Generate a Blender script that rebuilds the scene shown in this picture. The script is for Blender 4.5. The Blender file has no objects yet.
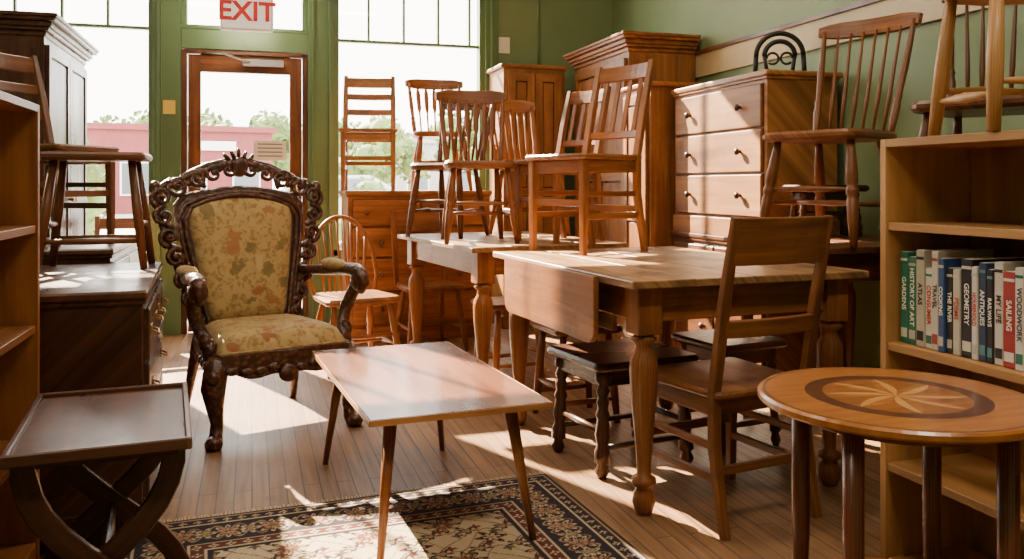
import bpy, math, random
import numpy as np
from mathutils import Vector, Matrix
random.seed(7)
PI=math.pi
TH=math.radians(17)
def sv(X,Y):
    """survey frame (metres, along the viewing axis) -> room frame"""
    return (X*math.cos(TH)+Y*math.sin(TH), -X*math.sin(TH)+Y*math.cos(TH))

# ------------------------------------------------------------ materials
def newmat(name):
    m=bpy.data.materials.new(name); m.use_nodes=True
    nt=m.node_tree; b=nt.nodes['Principled BSDF']
    return m,nt,b
def N(nt,t,**k):
    n=nt.nodes.new(t)
    for a,v in k.items(): setattr(n,a,v)
    return n
def math_(nt,op,a,b=None,c=None):
    n=N(nt,'ShaderNodeMath',operation=op)
    for i,v in enumerate((a,b,c)):
        if v is None: continue
        if isinstance(v,(int,float)): n.inputs[i].default_value=v
        else: nt.links.new(v,n.inputs[i])
    return n.outputs[0]
def ramp(nt,fac,stops,interp='LINEAR'):
    r=N(nt,'ShaderNodeValToRGB'); r.color_ramp.interpolation=interp
    e=r.color_ramp.elements
    while len(e)<len(stops): e.new(.5)
    for i,(p,c) in enumerate(stops):
        e[i].position=p; e[i].color=(*c,1)
    nt.links.new(fac,r.inputs[0]); return r.outputs[0]
def mix(nt,fac,a,b,bt='MIX'):
    n=N(nt,'ShaderNodeMix',data_type='RGBA',blend_type=bt)
    for i,v in ((0,fac),(6,a),(7,b)):
        if isinstance(v,(int,float)): n.inputs[i].default_value=v
        elif isinstance(v,tuple): n.inputs[i].default_value=(*v,1)
        else: nt.links.new(v,n.inputs[i])
    return n.outputs[2]
def wood(name,light,dark,rough=.38,sc=1.0,coat=.0,bump=.12,wear=.0):
    m,nt,b=newmat(name); L=nt.links
    uv=N(nt,'ShaderNodeUVMap')
    mp=N(nt,'ShaderNodeMapping'); mp.inputs['Scale'].default_value=(1.3*sc,24*sc,1)
    L.new(uv.outputs[0],mp.inputs[0])
    n=N(nt,'ShaderNodeTexNoise'); n.inputs['Scale'].default_value=1.6; n.inputs['Detail'].default_value=7; n.inputs['Distortion'].default_value=.9
    L.new(mp.outputs[0],n.inputs['Vector'])
    c=ramp(nt,n.outputs[0],[(.3,dark),(.52,tuple((a+b_)/2 for a,b_ in zip(light,dark))),(.68,light)])
    mp2=N(nt,'ShaderNodeMapping'); mp2.inputs['Scale'].default_value=(.7,3.5,1)
    L.new(uv.outputs[0],mp2.inputs[0])
    n2=N(nt,'ShaderNodeTexNoise'); n2.inputs['Scale'].default_value=2; n2.inputs['Detail'].default_value=3
    L.new(mp2.outputs[0],n2.inputs['Vector'])
    v=ramp(nt,n2.outputs[0],[(.3,(.58,.55,.52)),(.7,(1.22,1.18,1.1))])
    col=mix(nt,1.0,c,v,'MULTIPLY')
    rbase=math_(nt,'MULTIPLY_ADD',n2.outputs[0],.3,rough-.15)
    if wear:
        n3=N(nt,'ShaderNodeTexNoise'); n3.inputs['Scale'].default_value=5; n3.inputs['Detail'].default_value=9; n3.inputs['Roughness'].default_value=.72
        L.new(uv.outputs[0],n3.inputs['Vector'])
        k=ramp(nt,n3.outputs[0],[(.5,(0,0,0)),(.64,(1,1,1))])
        col=mix(nt,math_(nt,'MULTIPLY',k,wear),col,tuple(x*.45 for x in dark))
        mp3=N(nt,'ShaderNodeMapping'); mp3.inputs['Scale'].default_value=(4,60,1); mp3.inputs['Rotation'].default_value=(0,0,.25)
        L.new(uv.outputs[0],mp3.inputs[0])
        n4=N(nt,'ShaderNodeTexNoise'); n4.inputs['Scale'].default_value=3; n4.inputs['Detail'].default_value=2; L.new(mp3.outputs[0],n4.inputs['Vector'])
        k2=ramp(nt,n4.outputs[0],[(.66,(0,0,0)),(.72,(1,1,1))])
        col=mix(nt,math_(nt,'MULTIPLY',k2,wear*.6),col,tuple(min(1,x*1.5+.03) for x in light))
        rbase=math_(nt,'MULTIPLY_ADD',k,.12,rbase)
    L.new(col,b.inputs['Base Color'])
    L.new(rbase,b.inputs['Roughness'])
    b.inputs['Specular IOR Level'].default_value=.4
    b.inputs['Coat Weight'].default_value=coat; b.inputs['Coat Roughness'].default_value=.15
    bp=N(nt,'ShaderNodeBump'); bp.inputs['Strength'].default_value=bump; bp.inputs['Distance'].default_value=.002
    L.new(n.outputs[0],bp.inputs['Height']); L.new(bp.outputs[0],b.inputs['Normal'])
    return m
def plain(name,col,rough=.5,metal=0,noise=.0,nscale=20,emit=0):
    m,nt,b=newmat(name)
    if noise>0:
        tc=N(nt,'ShaderNodeTexCoord'); n=N(nt,'ShaderNodeTexNoise'); n.inputs['Scale'].default_value=nscale; n.inputs['Detail'].default_value=5
        nt.links.new(tc.outputs['Object'],n.inputs['Vector'])
        c=ramp(nt,n.outputs[0],[(.3,tuple(x*(1-noise) for x in col)),(.7,tuple(min(1,x*(1+noise)) for x in col))])
        nt.links.new(c,b.inputs['Base Color'])
    else: b.inputs['Base Color'].default_value=(*col,1)
    b.inputs['Roughness'].default_value=rough; b.inputs['Metallic'].default_value=metal
    if emit: b.inputs['Emission Color'].default_value=(*col,1); b.inputs['Emission Strength'].default_value=emit
    return m
pine=wood('pine',(.42,.19,.057),(.25,.098,.027),.38,.7,wear=.4)
pinepale=wood('pine_pale',(.35,.155,.047),(.22,.088,.025),.45,.6,wear=.4)
armoirew=wood('armoire_pine',(.33,.14,.042),(.19,.072,.02),.38,.7,wear=.4)
tabletop=wood('scrubbed_pine',(.40,.23,.10),(.19,.09,.034),.38,.8,wear=.9)
tableleg=wood('table_wood',(.31,.118,.033),(.15,.051,.015),.35,.8,wear=.45)
honey=wood('honey_oak',(.37,.145,.038),(.20,.068,.018),.33,1,wear=.35)
chestnut=wood('chestnut',(.27,.097,.027),(.13,.042,.012),.33,1,wear=.35)
midoak=wood('mid_oak',(.25,.098,.03),(.12,.042,.013),.34,1,wear=.35)
brown=wood('brown_oak',(.175,.065,.022),(.08,.028,.01),.34,1,wear=.35)
dark=wood('dark_walnut',(.08,.03,.014),(.033,.012,.006),.3,1)
darktop=wood('dark_mahogany_top',(.13,.05,.023),(.06,.023,.012),.3,.7,coat=.1,wear=.25)
redbrown=wood('mahogany',(.19,.055,.021),(.105,.028,.011),.29,1,coat=.2)
cofftop=wood('coffee_table_veneer',(.19,.068,.027),(.12,.04,.017),.27,.6,coat=.15,bump=.02)
teak=wood('teak_edge',(.40,.18,.065),(.26,.11,.036),.35,1)
shelfw=wood('light_oak_shelf',(.52,.28,.105),(.40,.20,.07),.42,.5,bump=.05)
shelforg=wood('orange_oak_shelf',(.36,.145,.042),(.23,.085,.025),.42,.6,wear=.15)
carved,_nt,_b=newmat('carved_walnut')
tc=N(_nt,'ShaderNodeTexCoord'); v=N(_nt,'ShaderNodeTexVoronoi'); v.inputs['Scale'].default_value=42
_nt.links.new(tc.outputs['Object'],v.inputs['Vector'])
_c=ramp(_nt,v.outputs['Distance'],[(.05,(.15,.05,.022)),(.6,(.038,.013,.007))]); _nt.links.new(_c,_b.inputs['Base Color'])
bp=N(_nt,'ShaderNodeBump'); bp.inputs['Strength'].default_value=.7; bp.inputs['Distance'].default_value=.006; bp.invert=True
_nt.links.new(v.outputs['Distance'],bp.inputs['Height']); _nt.links.new(bp.outputs[0],_b.inputs['Normal']); _b.inputs['Roughness'].default_value=.33
brass=plain('aged_brass',(.35,.22,.08),.35,.9)
blackm=plain('black_iron',(.02,.018,.016),.4,.4)
steel=plain('steel',(.5,.5,.5),.35,1)
white=plain('white_plastic',(.85,.83,.8),.4)
green=plain('green_paint_trim',(.10,.175,.075),.4,0,.08,3)
paper=plain('paper',(.8,.78,.7),.7)
# fabric
fabric,nt,b=newmat('floral_brocade'); L=nt.links
uv=N(nt,'ShaderNodeUVMap'); nz=N(nt,'ShaderNodeTexNoise'); nz.inputs['Scale'].default_value=22; nz.inputs['Detail'].default_value=3
L.new(uv.outputs[0],nz.inputs['Vector'])
mx=N(nt,'ShaderNodeMix',data_type='VECTOR'); mx.inputs[0].default_value=.10
L.new(uv.outputs[0],mx.inputs[4]); L.new(nz.outputs['Color'],mx.inputs[5])
vo=N(nt,'ShaderNodeTexVoronoi'); vo.inputs['Scale'].default_value=12; L.new(mx.outputs[1],vo.inputs['Vector'])
vo2=N(nt,'ShaderNodeTexVoronoi'); vo2.inputs['Scale'].default_value=34; L.new(mx.outputs[1],vo2.inputs['Vector'])
base=ramp(nt,vo2.outputs['Distance'],[(.2,(.23,.145,.042)),(.6,(.40,.27,.10))])
sx=N(nt,'ShaderNodeSeparateColor'); L.new(vo.outputs['Color'],sx.inputs[0])
leafc=ramp(nt,sx.outputs[0],[(0,(.25,.075,.022)),(.3,(.15,.11,.03)),(.5,(.30,.12,.035)),(.7,(.15,.11,.03)),(.85,(.45,.32,.15))],'CONSTANT')
msk=ramp(nt,vo.outputs['Distance'],[(.34,(.85,.85,.85)),(.46,(0,0,0))])
sc2=math_(nt,'GREATER_THAN',sx.outputs[1],.35)
f=math_(nt,'MULTIPLY',msk,sc2)
L.new(mix(nt,f,base,leafc),b.inputs['Base Color']); b.inputs['Roughness'].default_value=.75; b.inputs['Sheen Weight'].default_value=.1
# glass
glass=bpy.data.materials.new('window_glass'); glass.use_nodes=True; nt=glass.node_tree; nt.nodes.clear()
o=N(nt,'ShaderNodeOutputMaterial'); t=N(nt,'ShaderNodeBsdfTransparent'); g=N(nt,'ShaderNodeBsdfGlossy'); g.inputs['Roughness'].default_value=.02
ms=N(nt,'ShaderNodeMixShader'); ms.inputs[0].default_value=.04
nt.links.new(t.outputs[0],ms.inputs[1]); nt.links.new(g.outputs[0],ms.inputs[2]); nt.links.new(ms.outputs[0],o.inputs[0])

# ------------------------------------------------------------ mesh builder
class B:
    def __init__(s,name):
        s.name=name; s.v=[]; s.f=[]; s.fm=[]; s.fs=[]; s.fuv=[]; s.mats=[]; s.M=Matrix.Identity(4)
    def mi(s,m):
        if m not in s.mats: s.mats.append(m)
        return s.mats.index(m)
    def raw(s,vs,fs,mat,smooth,uvs):
        o=len(s.v); k=s.mi(mat)
        s.v+= [s.M@Vector(p) for p in vs]
        ou,ov=random.uniform(0,30),random.uniform(0,30)
        per=len(uvs)==len(fs) and isinstance(uvs[0],list)
        for i,f in enumerate(fs):
            s.f.append([o+j for j in f]); s.fm.append(k); s.fs.append(smooth)
            if per: s.fuv.append([(a+ou,b+ov) for a,b in uvs[i]])
            else: s.fuv.append([(uvs[j][0]+ou,uvs[j][1]+ov) for j in f])
    def box(s,c,sz,mat,rot=None,bv=.003,taper=None):
        a=[x/2 for x in sz]; bv=min(bv,min(a)*.45)
        idx={};vs=[]
        for sx in(-1,1):
            for sy in(-1,1):
                for szz in(-1,1):
                    sg=(sx,sy,szz)
                    for ax in range(3):
                        p=[sg[k]*(a[k]-(0 if k==ax else bv)) for k in range(3)]
                        idx[(sg,ax)]=len(vs); vs.append(p)
        fs=[]
        for ax in range(3):
            i,j=[k for k in range(3) if k!=ax]
            for sg in(-1,1):
                q=[]
                for si,sj in((-1,-1),(1,-1),(1,1),(-1,1)):
                    t=[0]*3;t[ax]=sg;t[i]=si;t[j]=sj;q.append(idx[(tuple(t),ax)])
                fs.append(q)
            for si in(-1,1):
                for sj in(-1,1):
                    t=[0]*3;t[i]=si;t[j]=sj
                    t[ax]=-1;A=tuple(t);t[ax]=1;C=tuple(t)
                    fs.append([idx[(A,i)],idx[(C,i)],idx[(C,j)],idx[(A,j)]])
        for sx in(-1,1):
            for sy in(-1,1):
                for szz in(-1,1):
                    fs.append([idx[((sx,sy,szz),k)] for k in range(3)])
        l=max(range(3),key=lambda k:sz[k]); o=[k for k in range(3) if k!=l]
        uvs=[(p[l],p[o[0]]+p[o[1]]) for p in vs]
        R=Matrix.Translation(Vector(c))
        if rot is not None: R=R@(rot if isinstance(rot,Matrix) else Matrix.Rotation(rot,4,'Z'))
        s.raw([R@Vector(p) for p in vs],fs,mat,False,uvs)
    def sweep(s,pts,prof,mat,scales=None,up=None,closed=False,smooth=True):
        pts=[Vector(p) for p in pts]; n=len(pts); m=len(prof)
        if scales is None: scales=[1]*n
        if up is None:
            d=(pts[-1]-pts[0])
            if d.length<1e-6: d=pts[1]-pts[0]
            up=Vector((0,1,0)) if abs(d.normalized().z)>.8 else Vector((0,0,1))
        up=Vector(up)
        vs=[];ln=0;Ls=[]
        for i,p in enumerate(pts):
            if closed: t=pts[(i+1)%n]-pts[i-1]
            else: t=pts[min(i+1,n-1)]-pts[max(i-1,0)]
            if t.length<1e-7: t=Vector((0,0,1))
            t.normalize(); sd=t.cross(up)
            if sd.length<1e-4: sd=t.cross(Vector((1,0,0)))
            sd.normalize(); nn=sd.cross(t)
            sc=scales[i]
            if not isinstance(sc,(tuple,list)): sc=(sc,sc)
            for a,b in prof: vs.append(p+sd*(a*sc[0])+nn*(b*sc[1]))
            if i: ln+=(p-pts[i-1]).length
            Ls.append(ln)
        per=[0]
        for j in range(m):
            a,b=prof[j],prof[(j+1)%m]; per.append(per[-1]+math.hypot(a[0]-b[0],a[1]-b[1]))
        fs=[];uvs=[]
        rng=n if closed else n-1
        for i in range(rng):
            i2=(i+1)%n; l1=Ls[i]; l2=Ls[i2] if i2 else ln+.05
            for j in range(m):
                j2=(j+1)%m
                fs.append([i*m+j,i*m+j2,i2*m+j2,i2*m+j])
                uvs.append([(l1,per[j]),(l1,per[j+1]),(l2,per[j+1]),(l2,per[j])])
        if not closed:
            for base in(0,(n-1)*m):
                fs.append([base+j for j in range(m)]); uvs.append([prof[j] for j in range(m)])
        s.raw(vs,fs,mat,smooth,uvs)
    def tube(s,pts,r,mat,seg=10,up=None,closed=False,scales=None):
        if isinstance(r,(list,tuple)): scales=r; r=1
        s.sweep(pts,[(r*math.cos(2*PI*k/seg),r*math.sin(2*PI*k/seg)) for k in range(seg)],mat,scales,up,closed)
    def turned(s,p0,p1,prof,mat,seg=14,k=1):
        p0=Vector(p0);p1=Vector(p1)
        s.tube([p0.lerp(p1,t) for t,r in prof],[r*k for t,r in prof],mat,seg)
    def beam(s,pts,w,h,mat,up=None,scales=None):
        c=min(w,h)*.12
        pr=[(-w/2+c,-h/2),(w/2-c,-h/2),(w/2,-h/2+c),(w/2,h/2-c),(w/2-c,h/2),(-w/2+c,h/2),(-w/2,h/2-c),(-w/2,-h/2+c)]
        s.sweep(pts,pr,mat,scales,up,smooth=False)
    def slab(s,out,z0,z1,mat,M=None,bv=.004,uvs=1,smooth=False):
        n=len(out); cx=sum(p[0] for p in out)/n; cy=sum(p[1] for p in out)/n
        def ins(p,d):
            v=Vector((p[0]-cx,p[1]-cy)); l=v.length or 1
            v*= (l-d)/l; return (cx+v.x,cy+v.y)
        b=min(bv,abs(z1-z0)*.4)
        rings=[([ins(p,b) for p in out],z0),(out,z0+b),(out,z1-b),([ins(p,b) for p in out],z1)]
        vs=[(p[0],p[1],z) for r,z in rings for p in r]; fs=[]
        for k in range(3):
            for j in range(n):
                j2=(j+1)%n; fs.append([k*n+j,k*n+j2,(k+1)*n+j2,(k+1)*n+j])
        fs.append(list(range(n))); fs.append([3*n+j for j in range(n)])
        uv=[(v[0],v[1]+v[2]) for v in vs]
        if uvs==2: uv=[(v[1],v[0]+v[2]) for v in vs]
        if M: vs=[M@Vector(v) for v in vs]
        s.raw(vs,fs,mat,smooth,uv)
    def ball(s,c,r,mat,seg=10,rings=7,M=None):
        if not isinstance(r,(tuple,list)): r=(r,r,r)
        vs=[];fs=[]
        for i in range(rings+1):
            ph=PI*i/rings
            for j in range(seg):
                a=2*PI*j/seg
                vs.append(Vector((r[0]*math.sin(ph)*math.cos(a),r[1]*math.sin(ph)*math.sin(a),r[2]*math.cos(ph))))
        for i in range(rings):
            for j in range(seg):
                j2=(j+1)%seg; fs.append([i*seg+j,i*seg+j2,(i+1)*seg+j2,(i+1)*seg+j])
        uv=[(v.x,v.y+v.z) for v in vs]
        if M: vs=[M@v for v in vs]
        s.raw([v+Vector(c) for v in vs],fs,mat,True,uv)
    def pad(s,w0,w1,d,h,mat,M=None,n=18,p=4,arch=0,skirt=.03):
        vs=[];fs=[]
        for j in range(n+1):
            y=-1+2*j/n
            for i in range(n+1):
                x=-1+2*i/n
                xx=x; yy=y
                e=max(0,(1-abs(xx)**p))**.5*max(0,(1-abs(yy)**p))**.5
                w=(w0+(w1-w0)*(y+1)/2)/2
                Y=y*d/2
                if arch: Y+=arch*(1-xx*xx)*(max(0,y))
                vs.append(Vector((xx*w*(1-.06*abs(yy)**6),Y*(1-.04*abs(xx)**6),h*e)))
        for j in range(n):
            for i in range(n):
                a=j*(n+1)+i; fs.append([a,a+1,a+n+2,a+n+1])
        ring=[i for i in range(n+1)]+[j*(n+1)+n for j in range(1,n+1)]+[n*(n+1)+i for i in range(n-1,-1,-1)]+[j*(n+1) for j in range(n-1,0,-1)]
        o=len(vs)
        for r in ring: vs.append(vs[r]+Vector((0,0,-skirt)))
        m=len(ring)
        for k in range(m): fs.append([ring[k],ring[(k+1)%m],o+(k+1)%m,o+k])
        fs.append([o+k for k in range(m)])
        uv=[(v.x,v.y+v.z*.5) for v in vs]
        if M: vs=[M@v for v in vs]
        s.raw(vs,fs,mat,True,uv)
    def done(s,u=0,v=0,z=0,a=0,R=None):
        me=bpy.data.meshes.new(s.name)
        me.from_pydata([tuple(p) for p in s.v],[],s.f)
        for m in s.mats: me.materials.append(m)
        me.polygons.foreach_set('material_index',s.fm); me.polygons.foreach_set('use_smooth',s.fs)
        ul=me.uv_layers.new(name='UVMap')
        flat=[c for f in s.fuv for p in f for c in p]
        ul.data.foreach_set('uv',flat)
        import bmesh
        bm=bmesh.new(); bm.from_mesh(me); bmesh.ops.recalc_face_normals(bm,faces=bm.faces); bm.to_mesh(me); bm.free()
        ob=bpy.data.objects.new(s.name,me); bpy.context.scene.collection.objects.link(ob)
        ob.location=(u,v,z); ob.rotation_euler=(0,0,math.radians(a))
        if R is not None: ob.rotation_euler=R
        return ob
    def at(s,X,Y,z=0,cam_a=17,R=None):
        u,v=sv(X,Y); return s.done(u,v,z,cam_a-17,R)

# ------------------------------------------------------------ furniture
SPLAY=[(0,.62),(.15,.8),(.3,1.0),(.42,1.05),(.45,.8),(.48,1.05),(.52,1.05),(.55,.8),(.58,1.0),(.75,.9),(1,.6)]
STR=[(0,.55),(.25,.8),(.45,1.05),(.5,1.15),(.55,1.05),(.75,.8),(1,.55)]
def rounded(w0,w1,d,r=.04,n=4):
    cs=[(-w0/2,-d/2),(w0/2,-d/2),(w1/2,d/2),(-w1/2,d/2)]
    out=[]
    for i in range(4):
        p=Vector(cs[i]);a=Vector(cs[i-1]);c=Vector(cs[(i+1)%4])
        pa=p+(a-p).normalized()*r; pc=p+(c-p).normalized()*r
        for k in range(n+1):
            t=k/n; out.append(tuple((1-t)**2*pa+2*t*(1-t)*p+t*t*pc))
    return out
NAMES={'slat':'slat_back_chair','ladder':'ladder_back_chair','rail':'dining_chair','spindle':'windsor_chair','arrow':'windsor_chair','hoop':'hoop_back_chair'}
def chair(style,mat,w=.42,d=.41,sh=.45,bh=.88,legs='turned',lean=.1,nsp=6,seatmat=None,lk=.021):
    b=B(NAMES[style]); seatmat=seatmat or mat
    yb=d*.42
    def BK(x,h,bow=.025):
        return (x,yb+lean*(h-sh)/(bh-sh)+bow*(1-(2*x/w)**2),h)
    if legs=='turned':
        b.slab(rounded(w,w*.86,d,.07),sh-.04,sh,seatmat,bv=.013,uvs=2)
        fl=[];rl=[]
        for sx in(-1,1):
            t0=(sx*w*.36,-d*.34,sh-.03);t1=(sx*w*.47,-d*.5,0)
            b.turned(t0,t1,SPLAY,mat,k=lk); fl.append((Vector(t0),Vector(t1)))
            t0=(sx*w*.31,d*.32,sh-.03);t1=(sx*w*.42,d*.56,0)
            b.turned(t0,t1,SPLAY,mat,k=lk); rl.append((Vector(t0),Vector(t1)))
        mids=[]
        for k in(0,1):
            p=fl[k][0].lerp(fl[k][1],.62);q=rl[k][0].lerp(rl[k][1],.62)
            b.turned(p,q,STR,mat,k=.013,seg=10); mids.append(p.lerp(q,.5))
        b.turned(mids[0],mids[1],STR,mat,k=.013,seg=10)
        b.turned(fl[0][0].lerp(fl[0][1],.48),fl[1][0].lerp(fl[1][1],.48),STR,mat,k=.013,seg=10)
    else:
        b.slab(rounded(w,w*.9,d,.025),sh-.025,sh,seatmat,bv=.008,uvs=2)
        for sx in(-1,1):
            b.beam([(sx*(w/2-.035),-d/2+.035,sh-.02),(sx*(w/2-.035),-d/2+.03,0)],.038,.038,mat,scales=[1,.75])
            b.box((sx*(w/2-.04),0,sh-.055),(.02,d-.09,.055),mat)
            b.box((sx*(w/2-.04),0,.17),(.016,d-.06,.028),mat)
            b.box((sx*(w/2-.04),0,.27),(.016,d-.06,.024),mat)
        for y in(-d/2+.035,d/2-.05): b.box((0,y,sh-.055),(w-.08,.02,.055),mat)
        b.box((0,-d/2+.035,.23),(w-.09,.016,.03),mat); b.box((0,d/2-.02,.2),(w-.09,.016,.03),mat)
    sq = style in('slat','ladder','rail')
    if sq:
        for sx in(-1,1):
            x=sx*(w/2-.035)
            lowz=0 if legs!='turned' else sh-.03
            P=[(x,yb+.05,0),(x,yb-.0,sh*.6),(x,yb,sh)] if lowz==0 else [(x,yb-.01,sh-.03)]
            P+=[(x,yb+lean*.45,sh+(bh-sh)*.5),(x,yb+lean,bh)]
            b.beam(P,.028,.038,mat,up=(1,0,0),scales=[.8]+[1]*(len(P)-2)+[.75])
        xs=w/2-.035
        def rail(h,ht,th=.018,bow=.02):
            pts=[BK(-xs+2*xs*k/8,h,0) for k in range(9)]
            pts=[(p[0],p[1]+bow*(1-(p[0]/xs)**2),p[2]) for p in pts]
            b.beam(pts,th,ht,mat,up=(0,lean/(bh-sh),1))
        if style=='slat':
            rail(bh-.045,.075); rail(sh+.1,.035)
            for k in range(nsp):
                x=-xs+2*xs*(k+.75)/(nsp+.5)
                bo=.02*(1-(x/xs)**2)
                p=BK(x,sh+.1,0);q=BK(x,bh-.06,0)
                b.beam([(p[0],p[1]+bo,p[2]),(q[0],q[1]+bo,q[2])],.028,.009,mat,up=(0,1,0))
        elif style=='ladder':
            rail(bh-.05,.075); rail(sh+(bh-sh)*.62,.045); rail(sh+(bh-sh)*.34,.045)
        else:
            rail(bh-.075,.15); rail(sh+(bh-sh)*.36,.055)
    elif style in('spindle','arrow'):
        for sx in(-1,1):
            p=(sx*w*.38,yb-.02,sh-.02); q=BK(sx*w*.46,bh-.02,0)
            b.turned(p,q,[(0,.7),(.1,1),(.25,1.25),(.3,.9),(.33,1.2),(.36,.9),(.6,1.1),(.9,.8),(1,.7)],mat,k=.015)
        for k in range(nsp):
            t=(k+1)/(nsp+1)*2-1
            p=BK(t*w*.38,sh-.01); q=BK(t*w*.45,bh-.04)
            if style=='arrow':
                P=[Vector(p).lerp(Vector(q),s) for s in(0,.45,.55,.85,.95,1)]
                b.tube(P,[(.007,.007),(.007,.007),(.016,.005),(.017,.005),(.008,.006),(.007,.007)],mat,8,up=(0,1,0))
            else: b.turned(p,q,[(0,.6),(.35,1.1),(.7,.8),(1,.6)],mat,k=.0095,seg=8)
        pts=[BK(-w*.52+w*1.04*k/10,bh-.02,.04) for k in range(11)]
        b.beam(pts,.02,.08,mat,up=(0,lean/(bh-sh),1),scales=[(1,.55)]+[(1,.85),(1,1)]+[(1,1)]*5+[(1,1),(1,.85),(1,.55)])
    elif style=='hoop':
        H=bh-sh; pts=[]
        for k in range(25):
            a=PI*k/24; x=-math.cos(a)*w*.47; h=sh-.02+H*(math.sin(a)**.75)
            if k in(0,24): x*=.86
            pts.append(BK(x,h,0))
        b.tube(pts,.013,mat,10,up=(0,1,0))
        for k in range(nsp):
            t=(k+1)/(nsp+1)*2-1
            x1=t*w*.43; c=min(1,abs(x1/(w*.47))); hh=sh-.02+H*((1-c*c)**.5)**.75
            b.turned(BK(t*w*.34,sh-.01,0),BK(x1,hh,0),[(0,.6),(.35,1.2),(.7,.8),(1,.6)],mat,k=.0085,seg=8)
    return b
TL=[(0,.6),(.03,1),(.06,.62),(.1,.64),(.14,.98),(.2,1.05),(.32,1.0),(.5,.78),(.7,.54),(.78,.5),(.8,.9),(.83,.9),(.85,.55),(.88,.75),(.93,.85),(.97,.7),(1,.55)]
def table(name,w,d,h,top,leg,k=.045,boards=4,inset=.05,apron=.12,long='y'):
    b=B(name); th=.026
    if long=='y':
        bw=w/boards
        for i in range(boards):
            b.box((-w/2+bw*(i+.5),0,h-th/2),(bw-.0018,d,th),top,bv=.003)
    else:
        bw=d/boards
        for i in range(boards):
            b.box((0,-d/2+bw*(i+.5),h-th/2),(w,bw-.0018,th),top,bv=.003)
    q=k*1.0
    for sx in(-1,1):
        for sy in(-1,1):
            x=sx*(w/2-inset-q);y=sy*(d/2-inset-q)
            b.box((x,y,h-th-.08),(2*q,2*q,.16),leg,bv=.004)
            b.turned((x,y,h-th-.16),(x,y,0),TL,leg,seg=20,k=k)
    for sx in(-1,1): b.box((sx*(w/2-inset-q*.7),0,h-th-apron/2),(.022,d-2*inset-4*q,apron),leg)
    for sy in(-1,1): b.box((0,sy*(d/2-inset-q*.7),h-th-apron/2),(w-2*inset-4*q,.022,apron),leg)
    return b
def knob(b,p,mat,r=.016,dirv=(0,-1,0)):
    p=Vector(p); d=Vector(dirv)
    b.tube([p,p+d*.012,p+d*.018,p+d*.028,p+d*.034],[r*.5,r*.45,r,r*.95,r*.4],mat,10,up=(0,0,1))
def pull(b,p,mat,w=.07):
    x,y,z=p
    b.box((x,y-.002,z),(w,.003,.03),mat,bv=.001)
    b.tube([(x-w*.4,y,z),(x-w*.4,y-.02,z-.008),(x,y-.024,z-.018),(x+w*.4,y-.02,z-.008),(x+w*.4,y,z)],.004,mat,6,up=(0,0,1))
def chest(name,w,d,h,rows,body,front,top,hw='knob',hmat=None,base='plinth',over=.02,topth=.028,gap=.014):
    b=B(name); hmat=hmat or brown
    z0=.08 if base!='legs' else .18
    b.box((0,0,(z0+h-topth)/2),(w,d,h-topth-z0),body)
    b.slab(rounded(w+2*over,w+2*over,d+over*1.5,.01,2),h-topth,h,top,bv=.007)
    b.box((0,-.003,h-topth-.008),(w+over,d+over*.6,.016),body)
    if base=='plinth':
        b.box((0,-.002,z0/2+.01),(w+.02,d+.02,z0+.02),body)
    elif base=='bun':
        for sx in(-1,1):
            for sy in(-1,1): b.ball((sx*(w/2-.05),sy*(d/2-.05),.042),(.045,.045,.042),body,14,8)
    else:
        for sx in(-1,1):
            for sy in(-1,1): b.turned((sx*(w/2-.04),sy*(d/2-.04),z0+.01),(sx*(w/2-.04),sy*(d/2-.04),0),[(0,1),(.2,.9),(.3,1),(.4,.7),(1,.55)],body,k=.028)
    tot=sum(r[1] for r in rows); zt=h-topth-.03; zz=zt; Hh=zt-z0-.03
    for c,hf in rows:
        rh=Hh*hf/tot
        cw=(w-.05)/c
        for i in range(c):
            x=-w/2+.025+cw*(i+.5); z=zz-rh/2
            b.box((x,-d/2-.002,z),(cw-gap+.008,.006,rh-gap+.008),dark,bv=.001)
            b.box((x,-d/2-.009,z),(cw-gap,.018,rh-gap),front,bv=.005)
            ks=[0] if cw<.35 else [-.29*cw,.29*cw]
            for kx in ks:
                if hw=='knob': knob(b,(x+kx,-d/2-.018,z),hmat,.019)
                else: pull(b,(x+kx,-d/2-.018,z+.005),hmat)
        zz-=rh
    return b
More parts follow.
